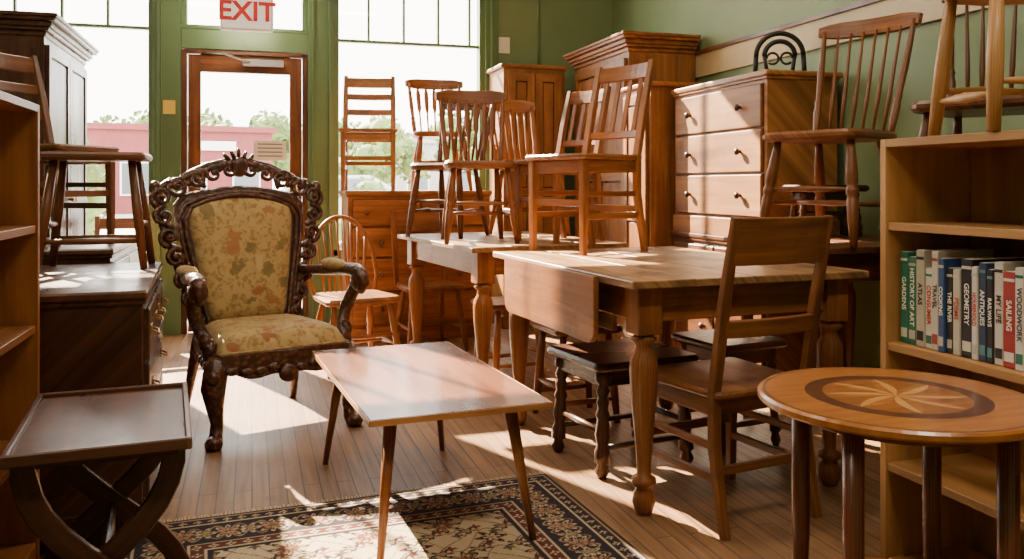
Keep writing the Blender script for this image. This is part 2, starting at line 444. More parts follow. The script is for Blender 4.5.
def cabinet(name,w,d,h,body,panel,cor=True,doors=2,lower=.0,knobm=None,rows=2):
    b=B(name); ch=.12 if cor else .03
    b.box((0,0,(h-ch)/2+.04),(w,d,h-ch-.08),body)
    b.box((0,-.005,.05),(w+.03,d+.02,.1),body,bv=.006)
    if cor:
        for i,(o,t) in enumerate([(.01,.03),(.03,.02),(.045,.03),(.07,.02),(.08,.02)]):
            z=h-ch+sum([.03,.02,.03,.02,.02][:i])+t/2
            b.box((0,-o/2,z),(w+2*o,d+o,t+.002),body,bv=.006)
    else: b.slab(rounded(w+.05,w+.05,d+.03,.01,2),h-.03,h,body,bv=.008)
    zb=.13; zt=h-ch-.04; dw=(w-.06)/doors
    if lower:
        b.box((0,-d/2-.008,zb+lower/2),(w-.06,.018,lower-.02),panel,bv=.005)
        for s in(-.25,.25): knob(b,(s*w,-d/2-.016,zb+lower/2),knobm or brown)
        zb+=lower+.02
    for i in range(doors):
        x=-w/2+.03+dw*(i+.5); y=-d/2-.01; H=zt-zb
        st=.06
        for s in(-1,1): b.box((x+s*(dw/2-st/2-.003),y,zb+H/2),(st,.022,H),panel)
        for kz in range(rows+1): b.box((x,y,zb+st/2+(H-st)*kz/rows),(dw-2*st,.021,st),panel)
        for kz in range(rows):
            z=zb+st/2+(H-st)*(kz+.5)/rows
            b.box((x,y+.006,z),(dw-2*st,.006,(H-st)/rows-st),dark,bv=.001)
            b.box((x,y+.004,z),(dw-2*st-.02,.014,(H-st)/rows-st-.02),panel,bv=.007)
        knob(b,(x+(dw/2-st/2-.01)*(1 if i%2==0 else -1),y-.011,zb+H*.5),knobm or brown)
    return b
def stool(name,w,d,h,mat,k=.026,splay=.015,apron=True):
    b=B(name)
    b.slab(rounded(w,w,d,.03),h-.032,h,mat,bv=.01)
    if apron:
        for sy in(-1,1): b.box((0,sy*(d/2-.05),h-.065),(w-.12,.02,.06),mat)
        for sx in(-1,1): b.box((sx*(w/2-.05),0,h-.065),(.02,d-.12,.06),mat)
    P=[(0,1.2),(.12,1.2),(.14,.7),(.2,1.1),(.26,.7),(.3,1),(.36,.75),(.42,1.1),(.46,.8),(.6,1.15),(.7,.8),(.75,1.15),(.85,1.15),(.87,.7),(.94,1.1),(1,.6)]
    if not apron: P=[(0,.8),(.5,1.05),(1,.75)]
    f=-.055+splay
    for sx in(-1,1):
        for sy in(-1,1): b.turned((sx*(w/2-.055),sy*(d/2-.055),h-.03),(sx*(w/2+f),sy*(d/2+f),0),P,mat,k=k,seg=14)
    z=.11; g=splay*z/h
    for sy in(-1,1): b.turned((-w/2-f+g,sy*(d/2+f-g),z),(w/2+f-g,sy*(d/2+f-g),z),[(0,.8),(.5,1.1),(1,.8)],mat,k=.012)
    z2=.17; g=splay*z2/h
    for sx in(-1,1): b.turned((sx*(w/2+f-g),-d/2-f+g,z2),(sx*(w/2+f-g),d/2+f-g,z2),[(0,.8),(.5,1.1),(1,.8)],mat,k=.012)
    return b
def bookcase(name,w,d,h,shelves,mat,th=.022,back=True):
    b=B(name)
    for sx in(-1,1): b.box((sx*(w/2-th/2),0,h/2),(th,d,h),mat,bv=.0015)
    b.box((0,0,h-th/2),(w-2*th,d,th),mat,bv=.0015)
    b.box((0,-.01,.04),(w-2*th,d-.03,.08),mat)
    for z in shelves: b.box((0,0,z-th/2),(w-2*th,d-.012,th),mat,bv=.0015)
    if back: b.box((0,d/2-.004,h/2),(w-2*th,.006,h-.02),mat,bv=.001)
    return b

# ------------------------------------------------------------ room shell
XR=2.95; YB=6.71; XL=-2.4; YF=-1.6; HC=3.85
wallm,nt,bb=newmat('green_wall_paint')
tc=N(nt,'ShaderNodeTexCoord'); n=N(nt,'ShaderNodeTexNoise'); n.inputs['Scale'].default_value=2.5; n.inputs['Detail'].default_value=4
nt.links.new(tc.outputs['Object'],n.inputs['Vector'])
nt.links.new(ramp(nt,n.outputs[0],[(.3,(.165,.225,.105)),(.7,(.195,.26,.125))]),bb.inputs['Base Color']); bb.inputs['Roughness'].default_value=.6
ceilm=plain('ceiling_paint',(.55,.51,.41),.8,0,.03,2)
floorm,nt,bb=newmat('worn_floorboards'); L=nt.links
tc=N(nt,'ShaderNodeTexCoord'); mp=N(nt,'ShaderNodeMapping'); mp.inputs['Rotation'].default_value=(0,0,PI/2)
L.new(tc.outputs['Object'],mp.inputs[0])
br=N(nt,'ShaderNodeTexBrick'); br.inputs['Scale'].default_value=1; br.inputs['Brick Width'].default_value=1.6; br.inputs['Row Height'].default_value=.06
br.inputs['Mortar Size'].default_value=.0024; br.inputs['Color1'].default_value=(.25,.128,.056,1); br.inputs['Color2'].default_value=(.185,.09,.038,1); br.inputs['Mortar'].default_value=(.03,.015,.008,1)
L.new(mp.outputs[0],br.inputs['Vector'])
mp2=N(nt,'ShaderNodeMapping'); mp2.inputs['Scale'].default_value=(30,1.5,1); L.new(tc.outputs['Object'],mp2.inputs[0])
n=N(nt,'ShaderNodeTexNoise'); n.inputs['Scale'].default_value=1.5; n.inputs['Detail'].default_value=8; L.new(mp2.outputs[0],n.inputs['Vector'])
n2=N(nt,'ShaderNodeTexNoise'); n2.inputs['Scale'].default_value=2.2; n2.inputs['Detail'].default_value=8; n2.inputs['Roughness'].default_value=.65; L.new(tc.outputs['Object'],n2.inputs['Vector'])
c=mix(nt,1.0,br.outputs['Color'],ramp(nt,n.outputs[0],[(.3,(.6,.57,.55)),(.7,(1.35,1.35,1.35))]),'MULTIPLY')
c=mix(nt,math_(nt,'MULTIPLY',ramp(nt,n2.outputs[0],[(.4,(0,0,0)),(.65,(1,1,1))]),.4),c,(.31,.185,.10))
n5=N(nt,'ShaderNodeTexNoise'); n5.inputs['Scale'].default_value=7; n5.inputs['Detail'].default_value=9; n5.inputs['Roughness'].default_value=.75; L.new(tc.outputs['Object'],n5.inputs['Vector'])
c=mix(nt,math_(nt,'MULTIPLY',ramp(nt,n5.outputs[0],[(.55,(0,0,0)),(.7,(1,1,1))]),.5),c,(.08,.045,.025))
L.new(c,bb.inputs['Base Color']); L.new(math_(nt,'MULTIPLY_ADD',n2.outputs[0],.4,.30),bb.inputs['Roughness']); bb.inputs['Specular IOR Level'].default_value=.25
bp=N(nt,'ShaderNodeBump'); bp.inputs['Strength'].default_value=.3; bp.inputs['Distance'].default_value=.002; L.new(br.outputs['Fac'],bp.inputs['Height']); bp.invert=True; L.new(bp.outputs[0],bb.inputs['Normal'])

def shell(name,boxes,mat):
    b=B(name)
    for (x0,x1,y0,y1,z0,z1) in boxes:
        b.box(((x0+x1)/2,(y0+y1)/2,(z0+z1)/2),(x1-x0,y1-y0,z1-z0),mat,bv=.001)
    return b.done()
T=.15
shell('floor',[(XL-T,XR+T,YF-T,YB+T,-.1,0)],floorm)
shell('ceiling',[(XL-T,XR+T,YF-T,YB+T,HC,HC+.1)],ceilm)
shell('wall_right',[(XR,XR+T,YF-T,YB+T,0,HC)],wallm)
shell('wall_left',[(XL-T,XL,YF-T,YB+T,0,HC)],wallm)
shell('wall_front',[(XL,XR,YF-T,YF,0,HC)],wallm)
SILL=.55; WT=3.65
shell('wall_back',[(XL,-2.25,YB,YB+T,0,HC),(-2.25,-.68,YB,YB+T,0,SILL),(-.68,-.50,YB,YB+T,0,HC),(.41,.60,YB,YB+T,0,HC),
  (.60,1.82,YB,YB+T,0,SILL),(1.82,XR,YB,YB+T,0,HC),(-2.25,-.68,YB,YB+T,WT,HC),(-.5,.41,YB,YB+T,WT,HC),(.6,1.82,YB,YB+T,WT,HC)],wallm)
def window(name,x0,x1,verts_low,verts_up,zb=2.25):
    b=B(name); y=YB+.05
    fr=.045
    for x in(x0+fr/2,x1-fr/2): b.box((x,y,(SILL+WT)/2),(fr,.1,WT-SILL),green)
    for z in(SILL+fr/2,WT-fr/2): b.box(((x0+x1)/2,y,z),(x1-x0,.1,fr),green)
    b.box(((x0+x1)/2,y,zb),(x1-x0-.02,.05,.022),green)
    for x in verts_low: b.box((x,y,(SILL+zb)/2),(.02,.04,zb-SILL),green)
    for x in verts_up: b.box((x,y,(WT+zb)/2),(.018,.04,WT-zb),green)
    b.box(((x0+x1)/2,YB-.03,SILL-.015),(x1-x0+.1,.06,.03),green)
    b.box(((x0+x1)/2,y+.02,(SILL+WT)/2),(x1-x0-.04,.006,WT-SILL-.04),glass,bv=.0005)
    return b.done()
window('window_1',-2.25,-.68,[-1.3],[-1.9,-1.6,-1.3,-1.0])
window('window_2',.60,1.82,[],[.88,1.16,1.44,1.7],2.23)
b=B('window_3'); y=YB+.05
b.box((-.045,y,2.19),(.91,.14,.16),green); b.box((-.045,YB-.01,2.27),(.95,.04,.03),green)
b.box((-.045,y,WT-.02),(.91,.1,.04),green)
for x in(-.48,.39): b.box((x,y,(2.27+WT)/2),(.04,.1,WT-2.27),green)
b.box((-.045,y+.02,(2.27+WT)/2),(.86,.006,WT-2.30),glass,bv=.0005); b.done()
shell('trim_1',[(-.69,-.50,YB-.03,YB,0,WT+.1),(.41,.60,YB-.03,YB,0,WT+.1),(1.82,1.93,YB-.03,YB,0,WT+.1)],green)
shell('trim_2',[(-.66,-.64,YB-.05,YB-.03,0,3.6),(.44,.455,YB-.05,YB-.03,0,3.6),(.565,.58,YB-.05,YB-.03,0,3.6),(1.86,1.88,YB-.05,YB-.03,0,3.6)],green)
cream=plain('cream_rail',(.46,.36,.20),.55,0,.1,6)
shell('trim_3',[(XR-.02,XR,YF,YB,1.84,2.0)],cream)
shell('trim_4',[(XR-.035,XR,YF,YB,1.995,2.02)],brown)
shell('baseboard_right',[(XR-.02,XR,YF,YB,0,.14)],green)
shell('baseboard_left',[(XL,XL+.02,YF,YB,0,.14)],green)
shell('baseboard_back',[(.60,XR,YB-.02,YB,0,.14),(XL,-.69,YB-.02,YB,0,.14)],green)
b=B('door_1'); y=YB+.04
for x in(-.50+.02,.41-.02): b.box((x,y,1.05),(.04,.1,2.1),brown)
b.box((-.045,y,2.09),(.87,.1,.03),brown)
for x in(-.455+.045,.365-.045): b.box((x,y,1.04),(.09,.045,2.06),chestnut)
b.box((-.045,y,2.01),(.65,.045,.13),chestnut); b.box((-.045,y,.18),(.65,.045,.34),chestnut); b.box((-.045,y,.95),(.65,.03,.03),chestnut)
b.box((-.045,y,1.15),(.65,.006,1.65),glass,bv=.0005)
b.box((.08,YB-.02,2.02),(.3,.05,.05),steel); b.beam([(-.02,YB-.04,2.02),(-.2,YB-.16,2.06),(-.34,YB-.02,2.08)],.02,.012,steel)
b.tube([(.33,YB-.01,.9),(.33,YB-.05,.92),(.33,YB-.05,1.12),(.33,YB-.01,1.14)],.01,brass,8)
b.done()
b=B('door_notice'); b.box((.13,YB+.0,1.36),(.24,.002,.15),paper,bv=.0005)
ink=plain('ink',(.1,.1,.12),.6)
for k in range(4): b.box((.13,YB-.002,1.41-.03*k),(.18,.001,.008),ink,bv=.0001)
b.done()
b=B('wall_notice'); b.box((1.98,YB-.004,2.25),(.1,.004,.13),paper,bv=.0005); b.done()
b=B('wall_notice'); b.box((2.0,YB-.004,1.98),(.09,.004,.11),plain('yellow_paper',(.75,.6,.2),.6),bv=.0005); b.done()
b=B('wall_notice'); b.box((-.58,YB-.034,1.67),(.085,.004,.1),plain('yellow_card',(.8,.6,.1),.6),bv=.0005); b.done()
b=B('wall_conduit'); b.tube([(2.28,YB-.015,1.5),(2.28,YB-.015,HC)],.012,green,8); b.done()
red=plain('exit_red',(.6,.02,.015),.4,emit=.3)
b=B('exit_sign'); b.box((0,0,0),(.36,.05,.26),white,bv=.006); b.box((0,-.026,0),(.33,.004,.23),plain('sign_face',(.8,.76,.68),.4,emit=.6),bv=.001)
for x in(-.13,.13): b.tube([(x,0,.12),(x,0,HC-2.325)],.006,steel,6)
sg=b.done(*sv((247-512)*6.05/850,6.05),2.325,0)
cu=bpy.data.curves.new('exit_lettering','FONT'); cu.body='EXIT'; cu.size=.19; cu.extrude=.002; cu.align_x='CENTER'; cu.align_y='CENTER'; cu.offset=.005
to=bpy.data.objects.new('lettering',cu); bpy.context.scene.collection.objects.link(to); cu.materials.append(red); to.parent=sg; to.location=(0,-.031,0); to.rotation_euler=(PI/2,0,0)

# ------------------------------------------------------------ armchair
def armchair():
    b=B('carved_armchair'); W=carved
    a=math.radians(11)
    BM=Matrix.Translation((0,.235,.40))@Matrix.Rotation(-a,4,'X')
    def bk(x,s,f=0): return BM@Vector((x,-f,s))
    BN=(BM.to_3x3()@Vector((0,-1,0)))
    half=[(.20,0),(.225,.1),(.255,.25),(.29,.4),(.315,.52),(.32,.62),(.28,.67),(.18,.69),(.08,.705),(0,.71)]
    out=[(x,s) for x,s in half]+[(-x,s) for x,s in half[-2::-1]]
    PM=BM@Matrix.Rotation(PI/2,4,'X')
    b.slab(out,-.025,.012,W,M=PM,bv=.008)
    ih=[(.195,.04),(.215,.15),(.24,.3),(.265,.43),(.275,.54),(.245,.60),(.16,.635),(.07,.655),(0,.66)]
    il=[(x,s) for x,s in ih]+[(-x,s) for x,s in ih[-2::-1]]
    b.tube([bk(x,s,.02) for x,s in il],.013,W,8,up=BN,closed=True)
    b.tube([bk(x*1.1,s*1.025,.012) for x,s in il],.012,W,8,up=BN,closed=True)
    b.pad(.38,.53,.585,.05,fabric,M=PM@Matrix.Translation((0,.33,.012)),n=20,p=4,arch=.03)
    def spiral(cx,cs,r,turn,d=1,st=0,th=.014,f=.012):
        pts=[];sc=[]
        n=int(16*turn)
        for k in range(n+1):
            t=k/n; an=st+d*turn*2*PI*t; rr=r*(1-.82*t)
            pts.append(bk(cx+rr*math.cos(an),cs+rr*math.sin(an),f+.012*t)); sc.append(th*(.55+.45*(1-t)) )
        b.tube(pts,sc,W,8,up=BN)
        b.ball(bk(cx,cs,f+.015),r*.28,W,8,6)
    def leaf(x,s,l,w_,an,f=.014):
        M=BM.to_3x3().to_4x4()@Matrix.Rotation(-an,4,'Y')
        b.ball(bk(x,s,f),(l,.014,w_),W,8,6,M=M)
    for sd in(-1,1):
        for (x,s,r,tn,d,st) in [(.235,.06,.036,1.2,1,-1),(.27,.16,.036,1.3,-1,1.6),(.295,.26,.04,1.3,1,-1.5),(.325,.36,.042,1.2,-1,1.6),(.35,.46,.046,1.3,1,-1.5),
                                (.37,.56,.048,1.4,-1,1.8),(.375,.65,.05,1.5,1,-1.2),(.30,.70,.045,1.3,-1,0),(.215,.735,.05,1.5,1,0),(.13,.765,.045,1.4,-1,2.8),(.055,.785,.045,1.3,1,.5)]:
            dd=d*sd; stt=st if sd>0 else PI-st
            spiral(sd*x,s,r,tn,dd,stt)
        for k in range(16):
            t=k/15; x=.22+.17*min(1,t*1.25) if t<.8 else .39-(t-.8)*1.0; s=.70*min(1,t/.85)
            leaf(sd*x,s+.02,.034,.017,sd*(.9+random.uniform(-.6,.6)))
        for k in range(12):
            t=k/11; leaf(sd*(.33-.31*t),.71+.115*t**.7,.034,.018,sd*(-.4+random.uniform(-.7,.7)))
        b.tube([bk(sd*x,s,.0) for x,s in[(.215,-.02),(.26,.1),(.30,.25),(.335,.38),(.37,.5),(.395,.6),(.395,.69),(.33,.735),(.28,.72),(.235,.775),(.15,.815),(.07,.835),(0,.85)]],
               [.016,.016,.015,.015,.016,.016,.018,.016,.012,.014,.014,.013,.014],W,8,up=BN)
        b.ball(bk(sd*.40,.70,.0),(.028,.022,.034),W,10,7)
    b.ball(bk(0,.80,.015),(.045,.02,.05),W,10,8)
    for k in range(5): leaf(0+.03*(k-2),.85+.012*(2-abs(k-2)),.028,.011,PI/2-(k-2)*.35)
    for sd in(-1,1):
        b.tube([(sd*.27,.36,0),(sd*.262,.31,.12),(sd*.25,.26,.26),(sd*.235,.25,.36),bk(sd*.215,.05)],[.018,.02,.026,.03,.026],W,10)
        b.tube([(sd*.285,-.255,.37),(sd*.30,-.27,.31),(sd*.315,-.29,.25),(sd*.305,-.28,.17),(sd*.292,-.265,.10),(sd*.30,-.275,.05),(sd*.315,-.295,.022),(sd*.318,-.30,.0)],
               [.042,.052,.052,.036,.027,.028,.038,.032],W,12)
        b.ball((sd*.316,-.305,.030),(.036,.042,.030),W,12,8)
        for k,(z,r) in enumerate([(.30,.03),(.25,.028),(.21,.022)]): b.ball((sd*(.32),-.325+.01*k,z),(r,.022,r),W,10,7)
        b.tube([bk(sd*.27,.28,.0),(sd*.31,.17,.675),(sd*.345,.02,.685),(sd*.36,-.12,.70),(sd*.365,-.21,.70),(sd*.365,-.265,.68),(sd*.365,-.285,.645),(sd*.365,-.262,.618),(sd*.365,-.235,.632)],
               [.02,.024,.026,.03,.034,.034,.03,.024,.016],W,12,up=(1,0,0))
        b.ball((sd*.365,-.245,.655),(.042,.05,.05),W,12,8)
        b.ball((sd*.345,.0,.715),(.036,.14,.03),fabric,14,10)
        b.tube([(sd*.365,-.235,.66),(sd*.368,-.17,.60),(sd*.35,-.13,.53),(sd*.325,-.15,.46),(sd*.305,-.2,.41),(sd*.3,-.22,.36)],[.028,.03,.028,.028,.034,.036],W,12,up=(1,0,0))
        b.ball((sd*.36,-.14,.55),(.022,.03,.05),W,10,8); b.ball((sd*.32,-.19,.43),(.03,.035,.04),W,10,8)
        for k in range(4): b.ball((sd*.37,-.20-.02*k,.70-.012*k),(.022,.014,.018),W,8,6)
    n=22; top=[(-.29+.58*k/n,.385) for k in range(n+1)]
    bot=[(.29-.58*k/n,.295+.022*math.cos((.29-.58*k/n)/.29*PI*2)-.035*math.exp(-((.29-.58*k/n)/.07)**2)) for k in range(n+1)]
    FM=Matrix.Translation((0,-.285,0))@Matrix.Rotation(PI/2,4,'X')
    b.slab(top+bot,-.02,.02,W,M=FM,bv=.006)
    for k in range(9):
        x=-.24+.06*k; b.ball((x,-.308,.31+.008*math.cos(k*2)),(.03,.014,.02),W,10,6)
    b.ball((0,-.315,.285),(.045,.02,.04),W,10,8)
    for sd in(-1,1):
        b.beam([(sd*.295,-.27,.335),(sd*.235,.26,.335)],.04,.10,W,up=(0,0,1))
        for k in range(6):
            t=k/5; b.ball((sd*(.315-.06*t),-.22+.42*t,.315),(.014,.035,.022),W,10,6)
    b.box((0,.255,.335),(.47,.035,.09),W)
    b.pad(.60,.48,.53,.08,fabric,M=Matrix.Translation((0,-.02,.395)),n=22,p=6,skirt=.035)
    b.tube([(-.29,-.283,.388),(.29,-.283,.388)],.007,fabric,8)
    return b
armchair().at(-1.15,3.95,0,35)

# ------------------------------------------------------------ coffee table
b=B('coffee_table'); w,d,h=.56,1.08,.44
b.box((0,0,h-.010),(w,d,.020),cofftop,bv=.003)
for sx in(-1,1): b.box((sx*(w/2+.001),0,h-.010),(.004,d,.018),teak,bv=.001)
for sy in(-1,1): b.box((0,sy*(d/2+.001),h-.010),(w,.004,.018),teak,bv=.001)
for sx in(-1,1): b.box((sx*(w/2-.1),0,h-.033),(.05,d-.24,.026),brown)
for sy in(-1,1): b.box((0,sy*(d/2-.15),h-.033),(w-.2,.05,.026),brown)
for sx in(-1,1):
    for sy in(-1,1):
        b.tube([(sx*(w/2-.09),sy*(d/2-.13),h-.03),(sx*(w/2-.04),sy*(d/2-.055),0.0)],[.021,.0105],chestnut,16)
b.at(-.335,2.986,0.0,21.5)

# ------------------------------------------------------------ rug
def rug():
    W,H=1.48,2.3; nx,ny=370,570
    xs=np.linspace(-W/2,W/2,nx); ys=np.linspace(-H/2,H/2,ny)
    X,Y=np.meshgrid(xs,ys)
    d=np.minimum(W/2-np.abs(X),H/2-np.abs(Y))
    al=np.where((W/2-np.abs(X))<(H/2-np.abs(Y)),Y,X)
    iv=np.array([.44,.34,.215]); nv=np.array([.026,.019,.024]); rd=np.array([.13,.036,.026]); tan=np.array([.30,.195,.10]); gn=np.array([.085,.07,.042])
    C=np.zeros(X.shape+(3,)); C[:]=iv
    def put(m,c): C[m]=c
    def ros(x,y,R,k,ph=0):
        r=np.hypot(x,y); t=np.arctan2(y,x); return r/(R*(.72+.28*np.cos(k*t+ph)))
    px,py=.24,.27
    gx=(X+px/2)%px-px/2; gy=(Y+py/2)%py-py/2
    hx=(X)%px-px/2; hy=(Y)%py-py/2
    vine=np.abs(np.sin(2*PI*X/px+1.6*np.sin(2*PI*Y/py)))
    vine2=np.abs(np.sin(2*PI*Y/py*1.0+1.6*np.cos(2*PI*X/px)))
    put(vine<.09,gn*1.2); put(vine2<.09,tan*.7)
    for (ax,ay,R,k,c1,c2) in[(gx,gy,.064,8,nv,rd),(hx,hy,.054,6,rd,iv)]:
        q=ros(ax,ay,R,k); put(q<1,c1); put(q<.78,tan if c1 is nv else nv); put(q<.55,c2); put(q<.22,tan)
    for (ox,oy) in[(.25,.25),(.75,.25),(.25,.75),(.75,.75)]:
        ax=(X+px*ox+px/2)%px-px/2; ay=(Y+py*oy+py/2)%py-py/2
        q=ros(ax*1.0,ay*1.7,.04,5,1); put(q<1,nv); put(q<.6,tan)
        q=ros(ax-.036,ay-.024,.02,4); put(q<1,rd); q=ros(ax+.036,ay+.024,.02,4); put(q<1,gn)
    m=(d<.285); C[m]=nv
    def band(a,b_,c): C[(d>=a)&(d<b_)]=c
    band(0,.012,nv); band(.012,.02,tan); band(.02,.06,nv); band(.06,.067,iv); band(.067,.215,nv); band(.215,.222,iv); band(.222,.262,rd*.7); band(.262,.269,iv); band(.269,.285,nv)
    p=.135; a=(al+p/2)%p-p/2; q=ros(a,d-.141,.052,8); mm=(d>.068)&(d<.215)
    put(mm&(q<1),iv); put(mm&(q<.80),rd); put(mm&(q<.5),tan); put(mm&(q<.25),nv)
    a2=(al)%p-p/2; q=ros(a2,(d-.141)*.8,.034,5); put(mm&(q<1),iv*.85); put(mm&(q<.7),gn); put(mm&(q<.35),tan)
    v=np.abs((d-.141)-.05*np.sin(2*PI*al/p)); put(mm&(v<.0045),tan)
    v=np.abs((d-.141)+.05*np.sin(2*PI*al/p)); put(mm&(v<.004),tan*.7)
    for cen,pp,R,c in[(.04,.045,.014,iv*.9),(.242,.05,.016,iv*.9)]:
        a=(al+pp/2)%pp-pp/2; q=ros(a,d-cen,R,4); put((np.abs(d-cen)<.018)&(q<1),c); put((np.abs(d-cen)<.018)&(q<.45),rd if cen<.1 else nv)
    rs=np.random.RandomState(3); C*=(.88+.24*rs.rand(*X.shape))[...,None]
    Z=.006+.0*X
    verts=np.stack([X,Y,Z],-1).reshape(-1,3)
    i=np.arange(ny-1)[:,None]*nx+np.arange(nx-1)[None]; i=i.reshape(-1)
    faces=np.stack([i,i+1,i+nx+1,i+nx],-1)
    vl=[tuple(v) for v in verts]; fl=faces.tolist()
    o=len(vl); hw,hh=W/2,H/2
    vl+=[(-hw,-hh,0),(hw,-hh,0),(hw,hh,0),(-hw,hh,0)]
    c0,c1,c2,c3=0,nx-1,nx*ny-1,nx*(ny-1)
    fl+=[[o,o+1,c1,c0],[o+1,o+2,c2,c1],[o+2,o+3,c3,c2],[o+3,o,c0,c3],[o+3,o+2,o+1,o]]
    rf=random.Random(2)
    x=-hw+.004
    while x<hw:
        for sy in(-1,1):
            k=len(vl); dx=rf.uniform(-.006,.006); L_=rf.uniform(.03,.045)
            vl+=[(x,sy*hh,.004),(x+.006,sy*hh,.004),(x+.005+dx,sy*(hh+L_),.001),(x+.001+dx,sy*(hh+L_),.001)]; fl.append([k,k+1,k+2,k+3])
        x+=.0105
    me=bpy.data.meshes.new('persian_rug'); me.from_pydata(vl,[],fl)
    ca=me.color_attributes.new('pile','FLOAT_COLOR','POINT')
    cc=np.ones((len(vl),4)); cc[:nx*ny,:3]=C.reshape(-1,3); cc[nx*ny:,:3]=iv; cc[nx*ny:nx*ny+4,:3]=nv
    ca.data.foreach_set('color',cc.reshape(-1))
    m,nt,bb=newmat('woven_rug'); at=N(nt,'ShaderNodeVertexColor',layer_name='pile'); nt.links.new(at.outputs[0],bb.inputs['Base Color']); bb.inputs['Roughness'].default_value=.95; bb.inputs['Specular IOR Level'].default_value=.15
    tc=N(nt,'ShaderNodeTexCoord'); n=N(nt,'ShaderNodeTexNoise'); n.inputs['Scale'].default_value=260; nt.links.new(tc.outputs['Object'],n.inputs['Vector'])
    bp=N(nt,'ShaderNodeBump'); bp.inputs['Strength'].default_value=.5; bp.inputs['Distance'].default_value=.003; nt.links.new(n.outputs[0],bp.inputs['Height']); nt.links.new(bp.outputs[0],bb.inputs['Normal'])
    me.materials.append(m)
    ob=bpy.data.objects.new('persian_rug',me); bpy.context.scene.collection.objects.link(ob)
    a=math.radians(20.5); fx,fy=.126,3.22
    cx=fx-math.cos(a)*W/2+math.sin(a)*H/2; cy=fy-math.sin(a)*W/2-math.cos(a)*H/2
    u,v=sv(cx,cy); ob.location=(u,v,.001); ob.rotation_euler=(0,0,a-TH)
rug()

# ------------------------------------------------------------ big tables
b=table('drop_leaf_table',.97,1.33,.79,tabletop,tableleg,.046,4)
LM=Matrix.Translation((-.97/2-.022,0,0))@Matrix.Rotation(PI/2,4,'Z')@Matrix.Rotation(PI/2,4,'X')
lf=[(-.44,.785),(-.44,.60)]+[(-.44+.05*(1-math.cos(t)),.60-.05*math.sin(t)) for t in(.5,1.0,1.57)]+[(.44-.05*(1-math.cos(t)),.60-.05*math.sin(t)) for t in(1.57,1.0,.5)]+[(.44,.60),(.44,.785)]
b.slab(lf,-.004,.017,tableleg,M=LM,bv=.004)
b.box((-.97/2+.05,-.3,.62),(.02,.3,.05),tableleg)
b.at(.60,3.515,0,21)
table('dining_table',.9,1.3,.79,tabletop,honey,.048,4).at(-.05,4.95,0,24)
table('side_table',.74,.76,.85,brown,brown,.03,3).done(2.54,3.24,0,0)

chair('slat',honey,.42,.40,.45,.90,'square',nsp=4).at(.34,3.98,.79,-52)
chair('slat',chestnut,.38,.36,.45,.86,'square',nsp=4).at(.25,4.72,.79,-50)
chair('arrow',chestnut,.40,.38,.44,.84,nsp=6).at(-.19,4.66,.79,10)
chair('spindle',brown,.38,.36,.44,.84,nsp=6).at(-.38,5.12,.79,-25)
chair('spindle',honey,.38,.36,.44,.84,nsp=6).at(.10,5.25,.79,30)
chest('pine_dresser',1.02,.45,1.06,[(2,.9),(1,1),(1,1.1),(1,1.1)],honey,honey,pine,hmat=brown).at(-.72,6.28,0,17)
chair('ladder',pine,.42,.38,.44,.86,'square').at(-1.04,6.17,1.06,8)
chair('arrow',honey,.43,.38,.43,.84,nsp=5).at(-.54,6.33,1.06,14)
chair('hoop',honey,.47,.42,.44,.92,nsp=8).at(-.95,5.12,0,30)
chair('rail',chestnut,.42,.40,.44,.92,'turned').at(-.56,5.72,0,24)
chair('rail',midoak,.46,.43,.45,1.0,'square',lean=.1,seatmat=midoak).at(.73,2.93,0,207)
stool('footstool',.47,.43,.435,dark).at(.44,3.43,0,25)
stool('wooden_stool',.34,.34,.45,chestnut,.02,splay=.03,apron=False).at(.30,4.02,0,21)
stool('wooden_stool',.36,.36,.45,brown,.02).at(.93,3.66,0,25)
stool('wooden_stool',.34,.34,.45,honey,.02,splay=.03,apron=False).at(-.02,4.80,0,25)
chair('spindle',chestnut,.47,.43,.48,1.0,nsp=6,lean=.13,lk=.024).done(2.42,3.14,.85,-68)
stool('footstool',.40,.17,.25,dark,.018).done(2.66,3.50,.85,0)
def faceleft(b,u,v,z=0): return b.done(u,v,z,-90)
faceleft(chest('pine_chest_of_drawers',.97,.42,.86,[(1,1),(1,1),(1,1)],pinepale,pinepale,pine,hmat=dark,base='plinth',over=.025),2.455+.23,3.70+.475+.02,.82)
faceleft(chest('oak_sideboard',1.0,.45,.82,[(2,1),(2,1.4)],brown,brown,brown),2.70,4.20)
faceleft(cabinet('oak_hutch',.40,.58,1.74,honey,honey,cor=False,doors=1,rows=2),2.64,4.96)
faceleft(cabinet('pine_armoire',.98,.5,2.12,armoirew,armoirew,cor=True,doors=2,lower=.2,rows=2),2.67,5.72)
cabinet('pine_cupboard',.5,.4,2.03,pinepale,pinepale,cor=False,doors=2,rows=2).done(2.09,6.44,0,0)
b=B('wrought_iron_ornament'); q=1.25
b.box((0,0,.008),(.22*q,.05,.016),blackm)
for r in(.10,.065): b.tube([(q*r*math.cos(t),0,q*(.1+r*math.sin(t))) for t in [PI*k/16 for k in range(17)]],.014,blackm,8,up=(0,1,0))
for sx in(-1,1):
    b.tube([(sx*.10*q,0,.1*q),(sx*.105*q,0,.016)],.014,blackm,8); b.tube([(sx*.065*q,0,.1*q),(sx*.05*q,0,.016)],.011,blackm,8)
    b.tube([(sx*q*(.03+.025*math.cos(t)),0,q*(.09+.025*math.sin(t))) for t in [k*.5 for k in range(12)]],.007,blackm,6,up=(0,1,0))
b.done(2.76,4.02,1.68,-25)

